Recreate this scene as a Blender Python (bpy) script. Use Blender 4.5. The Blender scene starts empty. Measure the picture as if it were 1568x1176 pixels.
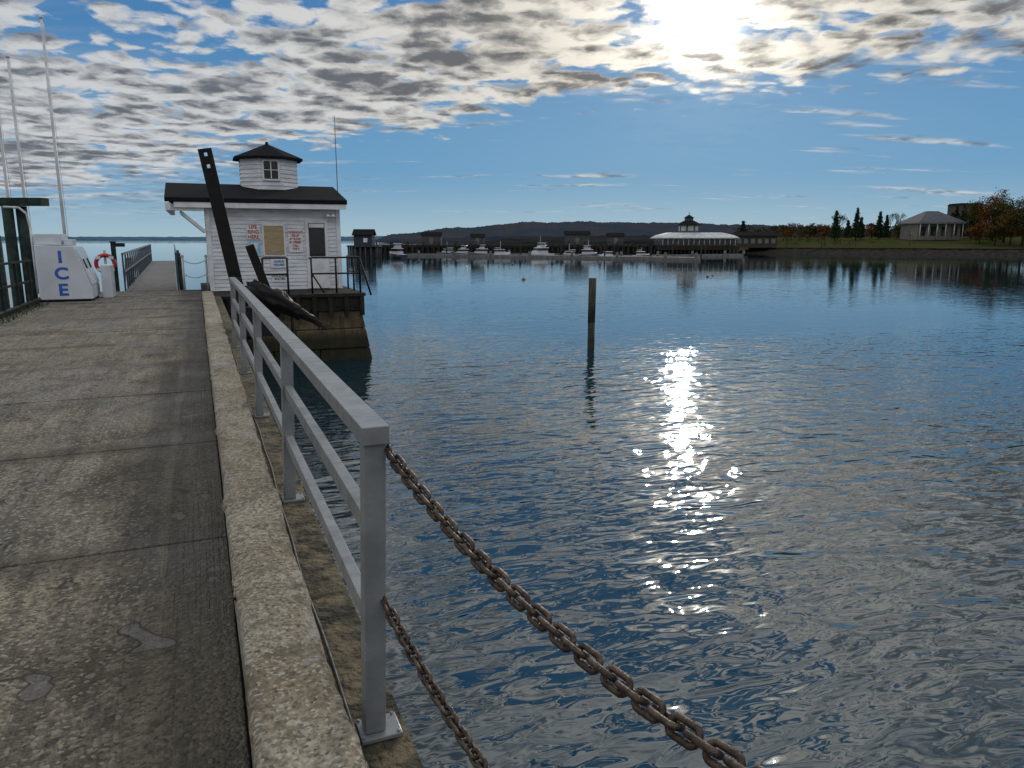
import bpy, math, random
from mathutils import Vector, Matrix, noise as mnoise
random.seed(7)
R=math.radians
D=2.05           # deck height above the water
CAMZ=D+1.6
YAW=R(22.45)
FW=(math.sin(YAW),math.cos(YAW)); RT=(math.cos(YAW),-math.sin(YAW))
def loc(b,d,z=0.0):
    """position relative to the camera: d metres out along its heading, b*d metres to its right"""
    return Vector((b*d*RT[0]+d*FW[0], b*d*RT[1]+d*FW[1], z))
scene=bpy.context.scene
# ------------------------------------------------------------------ node helpers
class NT:
    def __init__(s,tree): s.t=tree; s.n=tree.nodes; s.l=tree.links; s.dim='3D'
    def link(s,a,b): s.l.new(a,b)
    def set(s,sock,v):
        if hasattr(v,'is_linked') or isinstance(v,bpy.types.NodeSocket): s.l.new(v,sock)
        else: sock.default_value=v
    def m(s,op,a,b=None,c=None,clamp=False):
        n=s.n.new('ShaderNodeMath'); n.operation=op; n.use_clamp=clamp
        s.set(n.inputs[0],a)
        if b is not None: s.set(n.inputs[1],b)
        if c is not None: s.set(n.inputs[2],c)
        return n.outputs[0]
    def v(s,op,a,b=None,scale=None):
        n=s.n.new('ShaderNodeVectorMath'); n.operation=op
        s.set(n.inputs[0],a)
        if b is not None: s.set(n.inputs[1],b)
        if scale is not None: s.set(n.inputs['Scale'],scale)
        return n.outputs['Value'] if op in('DOT_PRODUCT','LENGTH','DISTANCE') else n.outputs[0]
    def noise(s,vec,scale,detail=4,rough=0.5,dist=0.0,col=False):
        n=s.n.new('ShaderNodeTexNoise'); n.noise_dimensions=s.dim; s.set(n.inputs['Vector'],vec)
        n.inputs['Scale'].default_value=scale; n.inputs['Detail'].default_value=detail
        n.inputs['Roughness'].default_value=rough; n.inputs['Distortion'].default_value=dist
        return n.outputs['Color'] if col else n.outputs['Fac']
    def vor(s,vec,scale,feature='F1',smooth=None,out='Distance'):
        n=s.n.new('ShaderNodeTexVoronoi'); n.voronoi_dimensions=s.dim; n.feature=feature; s.set(n.inputs['Vector'],vec)
        n.inputs['Scale'].default_value=scale
        if smooth is not None: n.inputs['Smoothness'].default_value=smooth
        return n.outputs[out]
    def map(s,vec,scale=(1,1,1),rot=(0,0,0),loc=(0,0,0)):
        n=s.n.new('ShaderNodeMapping'); s.set(n.inputs['Vector'],vec)
        n.inputs['Scale'].default_value=scale; n.inputs['Rotation'].default_value=rot; n.inputs['Location'].default_value=loc
        return n.outputs[0]
    def ss(s,x,a,b,lo=0.0,hi=1.0):
        n=s.n.new('ShaderNodeMapRange'); n.interpolation_type='SMOOTHSTEP'
        s.set(n.inputs['Value'],x); n.inputs['From Min'].default_value=a; n.inputs['From Max'].default_value=b
        n.inputs['To Min'].default_value=lo; n.inputs['To Max'].default_value=hi
        return n.outputs[0]
    def mix(s,f,a,b,mode='MIX'):
        n=s.n.new('ShaderNodeMix'); n.data_type='RGBA'; n.blend_type=mode
        s.set(n.inputs[0],f)
        for sock,v in((n.inputs[6],a),(n.inputs[7],b)):
            if isinstance(v,tuple): sock.default_value=(v[0],v[1],v[2],1)
            else: s.set(sock,v)
        return n.outputs[2]
    def sep(s,v):
        n=s.n.new('ShaderNodeSeparateXYZ'); s.set(n.inputs[0],v); return n.outputs
    def comb(s,x,y,z):
        n=s.n.new('ShaderNodeCombineXYZ')
        for i,q in enumerate((x,y,z)): s.set(n.inputs[i],q)
        return n.outputs[0]
    def bump(s,h,dist=0.01,strength=1.0,normal=None):
        n=s.n.new('ShaderNodeBump'); n.inputs['Distance'].default_value=dist; n.inputs['Strength'].default_value=strength
        s.set(n.inputs['Height'],h)
        if normal is not None: s.set(n.inputs['Normal'],normal)
        return n.outputs[0]
def newmat(name):
    m=bpy.data.materials.new(name); m.use_nodes=True
    t=NT(m.node_tree); bs=m.node_tree.nodes['Principled BSDF']
    tc=m.node_tree.nodes.new('ShaderNodeTexCoord').outputs['Object']
    return m,t,bs,tc
def simple(name,c1,c2=None,scale=4,rough=0.6,metal=0.0,bump=0.0,bscale=30,stretch=(1,1,1),spec=None):
    m,t,bs,tc=newmat(name)
    c2=c2 or tuple(x*0.7 for x in c1)
    v=t.map(tc,stretch)
    f=t.ss(t.noise(v,scale,5,0.6),0.35,0.68)
    t.link(t.mix(f,c1,c2),bs.inputs['Base Color'])
    bs.inputs['Metallic'].default_value=metal
    if spec is not None: bs.inputs['Specular IOR Level'].default_value=spec
    bs.inputs['Roughness'].default_value=rough
    if rough<0.8: t.link(t.ss(t.noise(v,scale*2,2),0.3,0.7,max(rough-0.12,0.02),min(rough+0.12,1)),bs.inputs['Roughness'])
    if bump: t.link(t.bump(t.noise(v,bscale,3),bump),bs.inputs['Normal'])
    return m
# ------------------------------------------------------------------ mesh builder
class MB:
    def __init__(s): s.v=[];s.f=[];s.mi=[];s.sm=[]
    def quad(s,pts,mi=0,sm=False):
        k=len(s.v); s.v+= [tuple(p) for p in pts]; s.f.append(tuple(range(k,k+len(pts)))); s.mi.append(mi); s.sm.append(sm)
    def hexa(s,p,mi=0):
        k=len(s.v); s.v+=[tuple(q) for q in p]
        for f in((0,3,2,1),(4,5,6,7),(0,1,5,4),(1,2,6,5),(2,3,7,6),(3,0,4,7)):
            s.f.append(tuple(k+i for i in f)); s.mi.append(mi); s.sm.append(False)
    def box(s,x0,x1,y0,y1,z0,z1,mi=0):
        s.hexa([(x0,y0,z0),(x1,y0,z0),(x1,y1,z0),(x0,y1,z0),(x0,y0,z1),(x1,y0,z1),(x1,y1,z1),(x0,y1,z1)],mi)
    def obox(s,c,sz,ang,mi=0):
        ca,sa=math.cos(ang),math.sin(ang); h=[q/2 for q in sz]; P=[]
        for z in(-h[2],h[2]):
            for x,y in((-h[0],-h[1]),(h[0],-h[1]),(h[0],h[1]),(-h[0],h[1])):
                P.append((c[0]+x*ca-y*sa,c[1]+x*sa+y*ca,c[2]+z))
        s.hexa(P,mi)
    def beam(s,a,b,w,h,mi=0,up=(0,0,1)):
        a=Vector(a);b=Vector(b);d=(b-a).normalized();up=Vector(up)
        if abs(d.dot(up))>0.99: up=Vector((0,1,0))
        sx=d.cross(up).normalized()*w/2; uz=sx.cross(d).normalized()*h/2
        P=[]
        for q in(a,b):
            P+=[q-sx-uz,q+sx-uz,q+sx+uz,q-sx+uz]
        k=len(s.v); s.v+=[tuple(x) for x in P]
        for f in((0,1,2,3),(7,6,5,4),(0,4,5,1),(1,5,6,2),(2,6,7,3),(3,7,4,0)):
            s.f.append(tuple(k+i for i in f)); s.mi.append(mi); s.sm.append(False)
    def cyl(s,a,b,r1,r2=None,n=12,mi=0,caps=True):
        r2=r1 if r2 is None else r2
        a=Vector(a);b=Vector(b);d=(b-a).normalized()
        u=Vector((1,0,0)) if abs(d.x)<0.8 else Vector((0,1,0))
        x=d.cross(u).normalized();y=d.cross(x)
        k=len(s.v)
        for q,r in((a,r1),(b,r2)):
            for i in range(n):
                t=2*math.pi*i/n; s.v.append(tuple(q+x*math.cos(t)*r+y*math.sin(t)*r))
        for i in range(n):
            j=(i+1)%n; s.f.append((k+i,k+j,k+n+j,k+n+i)); s.mi.append(mi); s.sm.append(True)
        if caps:
            s.f.append(tuple(k+i for i in range(n))[::-1]); s.mi.append(mi); s.sm.append(False)
            s.f.append(tuple(k+n+i for i in range(n))); s.mi.append(mi); s.sm.append(False)
    def tube(s,pts,r,n=8,mi=0):
        for i in range(len(pts)-1):
            s.cyl(pts[i],pts[i+1],r if not isinstance(r,list) else r[i],r if not isinstance(r,list) else r[i+1],n,mi,caps=(i in(0,len(pts)-2)))
    def ell(s,c,r,mi=0,nu=14,nv=9,jit=0,rot=None):
        k=len(s.v)
        for j in range(nv+1):
            ph=math.pi*j/nv
            for i in range(nu):
                th=2*math.pi*i/nu
                p=Vector((math.sin(ph)*math.cos(th),math.sin(ph)*math.sin(th),math.cos(ph)))
                f=1+jit*mnoise.noise(p*2.3+Vector(c))
                o=Vector((p.x*r[0]*f,p.y*r[1]*f,p.z*r[2]*f))
                if rot is not None: o=rot@o
                s.v.append((c[0]+o.x,c[1]+o.y,c[2]+o.z))
        for j in range(nv):
            for i in range(nu):
                a=k+j*nu+i;b=k+j*nu+(i+1)%nu
                s.f.append((a,a+nu,b+nu,b)); s.mi.append(mi); s.sm.append(True)
    def torus(s,c,R0,r,axis='Y',mi=0,nu=24,nv=8):
        k=len(s.v)
        for i in range(nu):
            a=2*math.pi*i/nu
            for j in range(nv):
                b=2*math.pi*j/nv; q=R0+r*math.cos(b); o=(q*math.cos(a),q*math.sin(a),r*math.sin(b))
                if axis=='Y': o=(o[0],o[2],o[1])
                if axis=='X': o=(o[2],o[0],o[1])
                s.v.append((c[0]+o[0],c[1]+o[1],c[2]+o[2]))
        for i in range(nu):
            for j in range(nv):
                s.f.append((k+i*nv+j,k+((i+1)%nu)*nv+j,k+((i+1)%nu)*nv+(j+1)%nv,k+i*nv+(j+1)%nv)); s.mi.append(mi); s.sm.append(True)
    def build(s,name,mats,parent=None,bevel=0,bseg=2):
        me=bpy.data.meshes.new(name); me.from_pydata(s.v,[],s.f)
        for m in(mats if isinstance(mats,(list,tuple)) else [mats]): me.materials.append(m)
        me.polygons.foreach_set('material_index',s.mi); me.polygons.foreach_set('use_smooth',s.sm); me.update()
        ob=bpy.data.objects.new(name,me); scene.collection.objects.link(ob)
        if parent is not None: attach(ob,parent)
        if bevel:
            b=ob.modifiers.new('Bevel','BEVEL'); b.width=bevel; b.segments=bseg; b.limit_method='ANGLE'
        return ob
def attach(ob,parent):
    ob.parent=parent; ob.matrix_parent_inverse=Matrix.Translation(-parent.location)
def empty(name,l):
    e=bpy.data.objects.new(name,None); e.location=l; e.empty_display_size=0.3; scene.collection.objects.link(e); return e
def text(name,body,l,size,mat,parent,rot=(R(90),0,0),align='CENTER',ext=0.004,xs=1.0):
    c=bpy.data.curves.new(name,'FONT'); c.body=body; c.size=size; c.extrude=ext; c.align_x=align; c.align_y='CENTER'; c.offset=size*0.018
    c.materials.append(mat)
    o=bpy.data.objects.new(name,c); o.location=l; o.rotation_euler=rot; o.scale=(xs,1,1); scene.collection.objects.link(o); attach(o,parent); return o
# ------------------------------------------------------------------ world / sky
SUN_AZ=R(22.45+13.4); SUN_EL=R(15.0)
SD=Vector((math.sin(SUN_AZ)*math.cos(SUN_EL),math.cos(SUN_AZ)*math.cos(SUN_EL),math.sin(SUN_EL)))
world=bpy.data.worlds.new("World"); scene.world=world; world.use_nodes=True
try:
    world.cycles.sampling_method='MANUAL'; world.cycles.sample_map_resolution=512
except Exception: pass
w=NT(world.node_tree); w.n.clear(); w.dim='2D'
out=w.n.new('ShaderNodeOutputWorld')
sky=w.n.new('ShaderNodeTexSky'); sky.sky_type='NISHITA'; sky.sun_disc=False
sky.sun_elevation=SUN_EL; sky.sun_rotation=SUN_AZ; sky.air_density=1.0; sky.dust_density=0.3; sky.ozone_density=3
tc=w.n.new('ShaderNodeTexCoord').outputs['Generated']
dirv=w.v('NORMALIZE',tc)
z=w.sep(dirv)[2]
rr=w.v('DOT_PRODUCT',dirv,(RT[0],RT[1],0)); ww=w.v('DOT_PRODUCT',dirv,(FW[0],FW[1],0))
za=w.m('ADD',w.m('MAXIMUM',z,0.0),0.1)
U=w.m('DIVIDE',rr,za); V=w.m('DIVIDE',ww,za)
P=w.comb(U,V,0.0)
wn=w.v('SCALE',w.v('SUBTRACT',w.noise(P,3.2,5,0.6,col=True),(0.5,0.5,0.5)),scale=0.26)
Pw=w.v('ADD',P,wn)
def gauss(cx,cy,sx,sy,rot=0):
    q=w.map(P,(1,1,1),(0,0,0),(-cx,-cy,0)); q=w.v('MULTIPLY',w.map(q,(1,1,1),(0,0,rot)),(1/sx,1/sy,1))
    l=w.v('LENGTH',q); return w.m('EXPONENT',w.m('MULTIPLY',w.m('MULTIPLY',l,l),-1.0))
gap1=gauss(-0.05,2.05,0.30,0.72,R(-35))
gap2=gauss(-1.22,2.85,0.26,0.40)
c1=w.vor(Pw,5.6,'SMOOTH_F1',0.45); c2=w.vor(Pw,12.5,'SMOOTH_F1',0.35)
cell=w.m('SUBTRACT',1.0,w.m('ADD',w.m('MULTIPLY',c1,1.20),w.m('MULTIPLY',c2,0.70)))
n1=w.noise(P,3.4,6,0.62)
n2=w.noise(P,1.0,1,0.5)
fz=w.noise(Pw,17.0,4,0.6)
dn=w.m('ADD',w.m('MULTIPLY',cell,0.85),w.m('MULTIPLY',w.m('SUBTRACT',n1,0.5),1.3))
dn=w.m('ADD',dn,w.m('MULTIPLY',w.m('SUBTRACT',n2,0.5),1.1)); dn=w.m('ADD',dn,w.m('MULTIPLY',w.m('SUBTRACT',fz,0.5),0.30)); dn=w.m('ADD',dn,0.42)
dn=w.m('SUBTRACT',dn,w.m('MULTIPLY',gap1,1.1)); dn=w.m('SUBTRACT',dn,w.m('MULTIPLY',gap2,0.6))
edge=w.m('ADD',w.m('ADD',V,w.m('MULTIPLY',U,0.5)),w.m('MULTIPLY',w.m('SUBTRACT',w.noise(P,1.6,3),0.5),1.1))
edge=w.m('SUBTRACT',edge,w.m('MULTIPLY',w.m('SUBTRACT',cell,0.5),0.45))
band=w.ss(edge,3.72,4.12,1.0,0.0)
alpha=w.m('MULTIPLY',w.ss(dn,-0.12,0.36),band)
Ps=w.v('ADD',Pw,(-0.02,0.050,0))
c3=w.vor(Ps,5.6,'SMOOTH_F1',0.45)
relief=w.m('SUBTRACT',c1,c3)
body=w.m('ADD',w.m('ADD',w.m('MULTIPLY',dn,0.72),w.m('MULTIPLY',relief,1.5)),w.m('MULTIPLY',w.m('SUBTRACT',w.noise(P,1.7,5,0.6),0.5),1.6))
body=w.m('ADD',body,w.m('MULTIPLY',w.m('SUBTRACT',fz,0.5),0.5))
core=w.ss(body,-0.05,1.10)
streak=w.noise(w.map(P,(0.55,2.6,1),(0,0,R(8))),1.3,5,0.6)
st=w.m('MULTIPLY',w.ss(streak,0.57,0.78),w.m('SUBTRACT',1.0,band))
leftcl=w.m('MULTIPLY',w.ss(w.m('MULTIPLY',U,-1.0),0.9,3.0),0.6)
st=w.m('MULTIPLY',w.m('ADD',st,w.m('MULTIPLY',leftcl,w.ss(streak,0.36,0.6))),w.ss(z,0.015,0.05))
alpha=w.m('MAXIMUM',alpha,w.m('MULTIPLY',st,0.72),clamp=True)
sdot=w.m('MAXIMUM',w.v('DOT_PRODUCT',dirv,tuple(SD)),0.0)
g1=w.m('POWER',sdot,1900.0); g2=w.m('POWER',sdot,170.0); g3=w.m('POWER',sdot,14.0)
thin=w.mix(g3,(0.58,0.60,0.62),(0.86,0.80,0.68))
thick=w.mix(g3,(0.13,0.15,0.18),(0.16,0.155,0.15))
ccol=w.mix(core,thin,thick)
ccol=w.v('SCALE',ccol,scale=w.ss(z,0.26,0.55,1.0,2.0))
lum=w.v('DOT_PRODUCT',sky.outputs[0],(0.3,0.5,0.2))
comp=w.m('DIVIDE',0.085,w.m('ADD',1.0,w.m('MULTIPLY',lum,0.16)))
nsky=w.v('MULTIPLY',w.v('SCALE',sky.outputs[0],scale=comp),(0.62,0.92,1.20))
hz=w.mix(w.ss(z,-0.02,0.09),(0.42,0.58,0.67),(0.14,0.34,0.57))
hz=w.mix(w.ss(z,0.06,0.34),hz,(0.035,0.17,0.42))
hz=w.mix(w.m('MULTIPLY',g3,0.22),hz,(0.42,0.60,0.78))
skyc=w.mix(0.82,nsky,hz)
b1=w.n.new('ShaderNodeBackground'); b1.inputs['Strength'].default_value=1.0; w.link(skyc,b1.inputs['Color'])
b2=w.n.new('ShaderNodeBackground'); w.link(ccol,b2.inputs['Color'])
w.link(w.m('ADD',1.0,w.m('MULTIPLY',g2,0.8)),b2.inputs['Strength'])
mx=w.n.new('ShaderNodeMixShader'); w.link(alpha,mx.inputs[0]); w.link(b1.outputs[0],mx.inputs[1]); w.link(b2.outputs[0],mx.inputs[2])
b3=w.n.new('ShaderNodeBackground'); b3.inputs['Color'].default_value=(1,0.95,0.84,1)
w.link(w.m('MULTIPLY',w.m('ADD',w.m('MULTIPLY',g1,4.5),w.m('MULTIPLY',g2,0.10)),w.ss(core,0.1,0.9,1.0,0.4)),b3.inputs['Strength'])
ad=w.n.new('ShaderNodeAddShader'); w.link(mx.outputs[0],ad.inputs[0]); w.link(b3.outputs[0],ad.inputs[1])
w.link(ad.outputs[0],out.inputs['Surface'])
sl=bpy.data.lights.new('sun','SUN'); sl.energy=0.8; sl.angle=R(0.6); sl.color=(1,0.90,0.76)
so=bpy.data.objects.new('sun',sl); so.rotation_euler=SD.to_track_quat('Z','Y').to_euler(); scene.collection.objects.link(so); so.location=(60,80,60)
# ------------------------------------------------------------------ camera
cam=bpy.data.cameras.new('camera'); co=bpy.data.objects.new('camera',cam); scene.collection.objects.link(co)
co.location=(0,0,CAMZ); co.rotation_euler=(R(90-10.9),0,-YAW); cam.lens=26.4; cam.sensor_width=36; cam.clip_start=0.05; cam.clip_end=30000
scene.camera=co
scene.view_settings.view_transform='Standard'; scene.view_settings.look='None'; scene.view_settings.exposure=0
# ------------------------------------------------------------------ materials
def deck_mat():
    m,t,bs,tc=newmat('weathered_concrete_deck'); t.dim='2D'
    x=t.sep(tc)[0]; y=t.sep(tc)[1]
    big=t.noise(tc,0.9,6,0.65); fine=t.noise(tc,26,5,0.75); agg=t.vor(tc,70,'F1',out='Color'); aggd=t.vor(tc,70,'F1')
    streak=t.noise(t.map(tc,(7,0.35,1)),1.6,4,0.6)
    slab=t.sep(t.vor(t.comb(0.5,t.m('ADD',t.m('FLOOR',t.m('DIVIDE',t.m('ADD',y,0.2),2.18)),0.5),0.0),1.0,'F1',out='Color'))[0]
    c=t.mix(t.ss(big,0.34,0.64),(0.165,0.125,0.076),(0.345,0.29,0.205))
    c=t.mix(t.m('MULTIPLY',t.ss(slab,0.2,0.9),0.45),c,(0.27,0.255,0.225))
    c=t.mix(t.ss(streak,0.42,0.68,0,0.65),c,(0.095,0.075,0.045))
    c=t.mix(t.ss(t.noise(t.map(tc,(1.2,0.8,1),(0,0,0),(11,3,0)),1.7,6,0.7),0.48,0.64,0,0.85),c,(0.07,0.055,0.033))
    c=t.mix(t.ss(fine,0.38,0.58,0.7,0.0),c,(0.055,0.045,0.03))
    agv=t.sep(agg)[0]
    c=t.mix(t.ss(agv,0.76,0.95,0,0.65),c,(0.46,0.41,0.32))
    c=t.mix(t.ss(agv,0.25,0.05,0,0.7),c,(0.03,0.026,0.019))
    damp=t.m('ADD',x,t.m('MULTIPLY',t.m('SUBTRACT',t.noise(t.map(tc,(1.5,0.5,1)),1.2,5,0.6),0.5),1.2))
    dm=t.ss(damp,-0.90,-0.15)
    c=t.mix(t.m('MULTIPLY',dm,0.76),c,(0.036,0.030,0.018))
    ye=t.m('ABSOLUTE',t.m('SUBTRACT',t.m('FRACT',t.m('DIVIDE',t.m('ADD',y,0.2),2.2)),0.5))
    c=t.mix(t.m('MULTIPLY',t.ss(t.m('ADD',ye,t.m('MULTIPLY',t.m('SUBTRACT',big,0.5),0.4)),0.40,0.5),0.6),c,(0.045,0.037,0.025))
    pn=t.noise(t.map(tc,(1.3,1.5,1),(0,0,0.5),(7.3,4.1,0)),2.3,2,0.5,0.3)
    patch=t.ss(pn,0.70,0.715); rim=t.m('MULTIPLY',t.ss(pn,0.68,0.70),t.ss(pn,0.722,0.703))
    c=t.mix(t.m('MULTIPLY',patch,0.4),c,(0.17,0.17,0.165)); c=t.mix(t.m('MULTIPLY',rim,0.9),c,(0.03,0.027,0.022))
    t.link(c,bs.inputs['Base Color'])
    t.link(t.ss(big,0.3,0.7,0.5,0.9),bs.inputs['Roughness'])
    groove=t.noise(t.map(tc,(60,0.9,1)),1.0,3,0.5)
    gm=t.ss(t.noise(tc,0.6,2),0.40,0.52)
    h=t.m('ADD',t.m('MULTIPLY',fine,0.8),t.m('MULTIPLY',t.m('MULTIPLY',groove,gm),1.3))
    h=t.m('ADD',h,t.m('MULTIPLY',t.m('SUBTRACT',1.0,aggd),0.6)); h=t.m('SUBTRACT',h,t.m('MULTIPLY',patch,0.5)); h=t.m('ADD',h,t.m('MULTIPLY',big,2.0))
    t.link(t.bump(h,0.019),bs.inputs['Normal'])
    return m
def curb_mat():
    m,t,bs,tc=newmat('kerb_concrete')
    big=t.noise(tc,1.6,6,0.65); fine=t.noise(tc,35,5,0.7); agv=t.sep(t.vor(tc,90,out='Color'))[0]
    c=t.mix(t.ss(big,0.35,0.65),(0.26,0.21,0.135),(0.44,0.385,0.29))
    c=t.mix(t.ss(fine,0.40,0.6,0.7,0),c,(0.10,0.08,0.055))
    c=t.mix(t.ss(agv,0.78,0.95,0,0.6),c,(0.54,0.50,0.42)); c=t.mix(t.ss(agv,0.2,0.02,0,0.7),c,(0.05,0.042,0.033))
    c=t.mix(t.ss(t.noise(tc,4.2,5,0.7),0.52,0.66,0,0.85),c,(0.105,0.084,0.047))
    c=t.mix(t.ss(t.noise(t.map(tc,(1,0.7,1),(0,0,0),(2,9,0)),2.1,5,0.7),0.56,0.64,0,0.6),c,(0.37,0.36,0.34))
    t.link(c,bs.inputs['Base Color']); bs.inputs['Roughness'].default_value=0.85
    t.link(t.bump(t.m('ADD',fine,t.m('MULTIPLY',big,2.0)),0.016),bs.inputs['Normal'])
    return m
def quay_mat():
    m,t,bs,tc=newmat('stained_quay_concrete')
    zz=t.sep(tc)[2]; n=t.noise(tc,1.8,6,0.65); f=t.noise(tc,14,4,0.7)
    c=t.mix(t.ss(n,0.35,0.65),(0.15,0.11,0.065),(0.06,0.045,0.028))
    c=t.mix(t.ss(t.noise(t.map(tc,(5,5,0.5)),1.5,4,0.6),0.5,0.7,0,0.7),c,(0.03,0.025,0.018))
    c=t.mix(t.ss(f,0.55,0.7,0,0.5),c,(0.19,0.16,0.11))
    wl=t.m('ADD',zz,t.m('MULTIPLY',t.m('SUBTRACT',n,0.5),0.5))
    c=t.mix(t.ss(wl,0.95,0.60,0,0.85),c,(0.016,0.018,0.010))
    t.link(c,bs.inputs['Base Color']); bs.inputs['Roughness'].default_value=0.9; bs.inputs['Specular IOR Level'].default_value=0.2
    t.link(t.bump(t.m('ADD',n,t.m('MULTIPLY',f,0.4)),0.06),bs.inputs['Normal']); return m
MDECK=deck_mat(); MCURB=curb_mat(); MSTONE=quay_mat()
MLEDGE=simple('mossy_concrete',(0.16,0.125,0.072),(0.020,0.019,0.010),9,0.9,bump=0.05,bscale=25)
MDARK=simple('dark_pier_timber',(0.035,0.03,0.025),(0.015,0.014,0.012),3,0.85,bump=0.02,bscale=12,spec=0.2)
MALU=simple('painted_aluminium',(0.25,0.26,0.265),(0.175,0.185,0.19),6,0.38,0.15,bump=0.0012,bscale=60)
MRUST=simple('rusty_galvanised_iron',(0.10,0.07,0.05),(0.035,0.022,0.016),40,0.5,0.5,bump=0.002,bscale=220)
MBLACK=simple('black_cable',(0.02,0.02,0.02),None,8,0.55)
MWHITE=simple('white_clapboard_paint',(0.76,0.77,0.79),(0.56,0.57,0.58),1.4,0.6,bump=0.002,bscale=20,stretch=(1,1,4))
MTRIM=simple('white_trim_paint',(0.78,0.78,0.78),(0.62,0.62,0.62),3,0.5)
MROOF=simple('dark_asphalt_shingle',(0.016,0.016,0.018),(0.009,0.009,0.010),9,0.95,bump=0.01,bscale=14,stretch=(1,3,3),spec=0.08)
MGLASS=simple('dark_window_glass',(0.015,0.018,0.02),None,2,0.08)
MTAN=simple('plywood_board',(0.45,0.33,0.19),(0.36,0.25,0.14),3,0.7,stretch=(1,1,6))
MRED=simple('red_paint',(0.55,0.04,0.03),None,5,0.5)
MBLUE=simple('blue_paint',(0.03,0.13,0.55),None,5,0.5)
MPOST=simple('light_blue_poster',(0.25,0.5,0.72),(0.5,0.65,0.75),9,0.5)
MPAPER=simple('white_sign_board',(0.78,0.78,0.76),(0.7,0.7,0.69),6,0.5)
MSTEEL=simple('black_painted_steel',(0.014,0.014,0.016),(0.025,0.02,0.017),7,0.6,0.1,bump=0.003,spec=0.25)
MPILE=simple('weathered_piling',(0.09,0.085,0.065),(0.03,0.035,0.025),3,0.85,bump=0.02,bscale=9,stretch=(4,4,0.6),spec=0.2)
MGREEN=simple('dark_green_timber',(0.03,0.055,0.048),(0.012,0.022,0.018),4,0.8,bump=0.01,bscale=12,spec=0.2)
MFREEZ=simple('white_enamel',(0.66,0.68,0.72),(0.56,0.58,0.61),2,0.35)
MPOLE=simple('white_flagpole_paint',(0.62,0.62,0.62),None,3,0.4)
# ------------------------------------------------------------------ water
def water():
    m,t,bs,tc=newmat('harbour_water'); t.dim='2D'
    dist=t.v('LENGTH',tc)
    near=t.ss(dist,9,42,1.0,0.17); far=t.ss(dist,45,130,1.0,0.45)
    calm=t.ss(t.noise(t.map(tc,(0.35,1,1),(0,0,-YAW)),0.06,2),0.38,0.62,0.6,1.1)
    a=t.noise(t.map(tc,(1.0,2.0,1),(0,0,R(-38))),0.75,1,0.5,0.8)
    b=t.noise(t.map(tc,(1.0,2.3,1),(0,0,R(12))),1.7,1,0.5,0.6)
    b2=t.noise(t.map(tc,(1.0,2.3,1),(0,0,R(-52))),2.3,1,0.5,0.4)
    c=t.noise(t.map(tc,(1.0,2.2,1),(0,0,R(-24))),6.0,1,0.5)
    s=t.noise(t.map(tc,(1,1.6,1),(0,0,R(-25))),0.25,1)
    h=t.m('ADD',t.m('MULTIPLY',a,0.050),t.m('MULTIPLY',b,0.021))
    h=t.m('ADD',h,t.m('MULTIPLY',b2,0.010))
    h=t.m('ADD',h,t.m('MULTIPLY',c,0.0010)); h=t.m('ADD',h,t.m('MULTIPLY',s,0.030))
    h=t.m('MULTIPLY',t.m('MULTIPLY',t.m('MULTIPLY',h,near),far),calm)
    t.link(t.bump(h,1.0),bs.inputs['Normal'])
    bs.inputs['Base Color'].default_value=(0.004,0.024,0.034,1)
    bs.inputs['Roughness'].default_value=0.01; bs.inputs['IOR'].default_value=1.75
    return m
MW=water()
mb=MB(); S=9000
mb.quad([(-S,-S,0),(S,-S,0),(S,S,0),(-S,S,0)]); mb.build('water',MW)
# ------------------------------------------------------------------ pier deck
mb=MB()
ys=[-6,-2.4,-0.2,2.0,4.2,6.35,8.6,10.3,12.6,14.9,17.2,19.6,22.0,24.4,26.6]
for i in range(len(ys)-1):
    dz=random.uniform(-0.004,0.004); g=0.006
    for xa,xb in((-3.95,-2.0),(-2.0,0.04)):
        mb.box(xa+0.002,xb-0.002,ys[i]+g,ys[i+1]-g,D-0.2,D+dz+random.uniform(-0.002,0.002),0)
mb.box(-3.97,0.05,-6,26.6,D-0.45,D-0.03,1)
pier=empty('concrete_pier',(-2,10,D))
mb.build('deck_slabs',[MDECK,MDARK],pier,bevel=0.008)
mb=MB()
mb.box(0.05,0.535,-6,23.3,D-0.5,D-0.01,0)
for yy in [k*3.0-4 for k in range(10)]:
    for xx in(-3.6,-1.8,0.2): mb.cyl((xx,yy,-2),(xx,yy,D-0.4),0.17,0.16,12,1)
    mb.box(-3.8,0.5,yy-0.15,yy+0.15,D-0.75,D-0.452,1)
mb.build('outer_ledge_and_piles',[MLEDGE,MDARK],pier)
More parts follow.
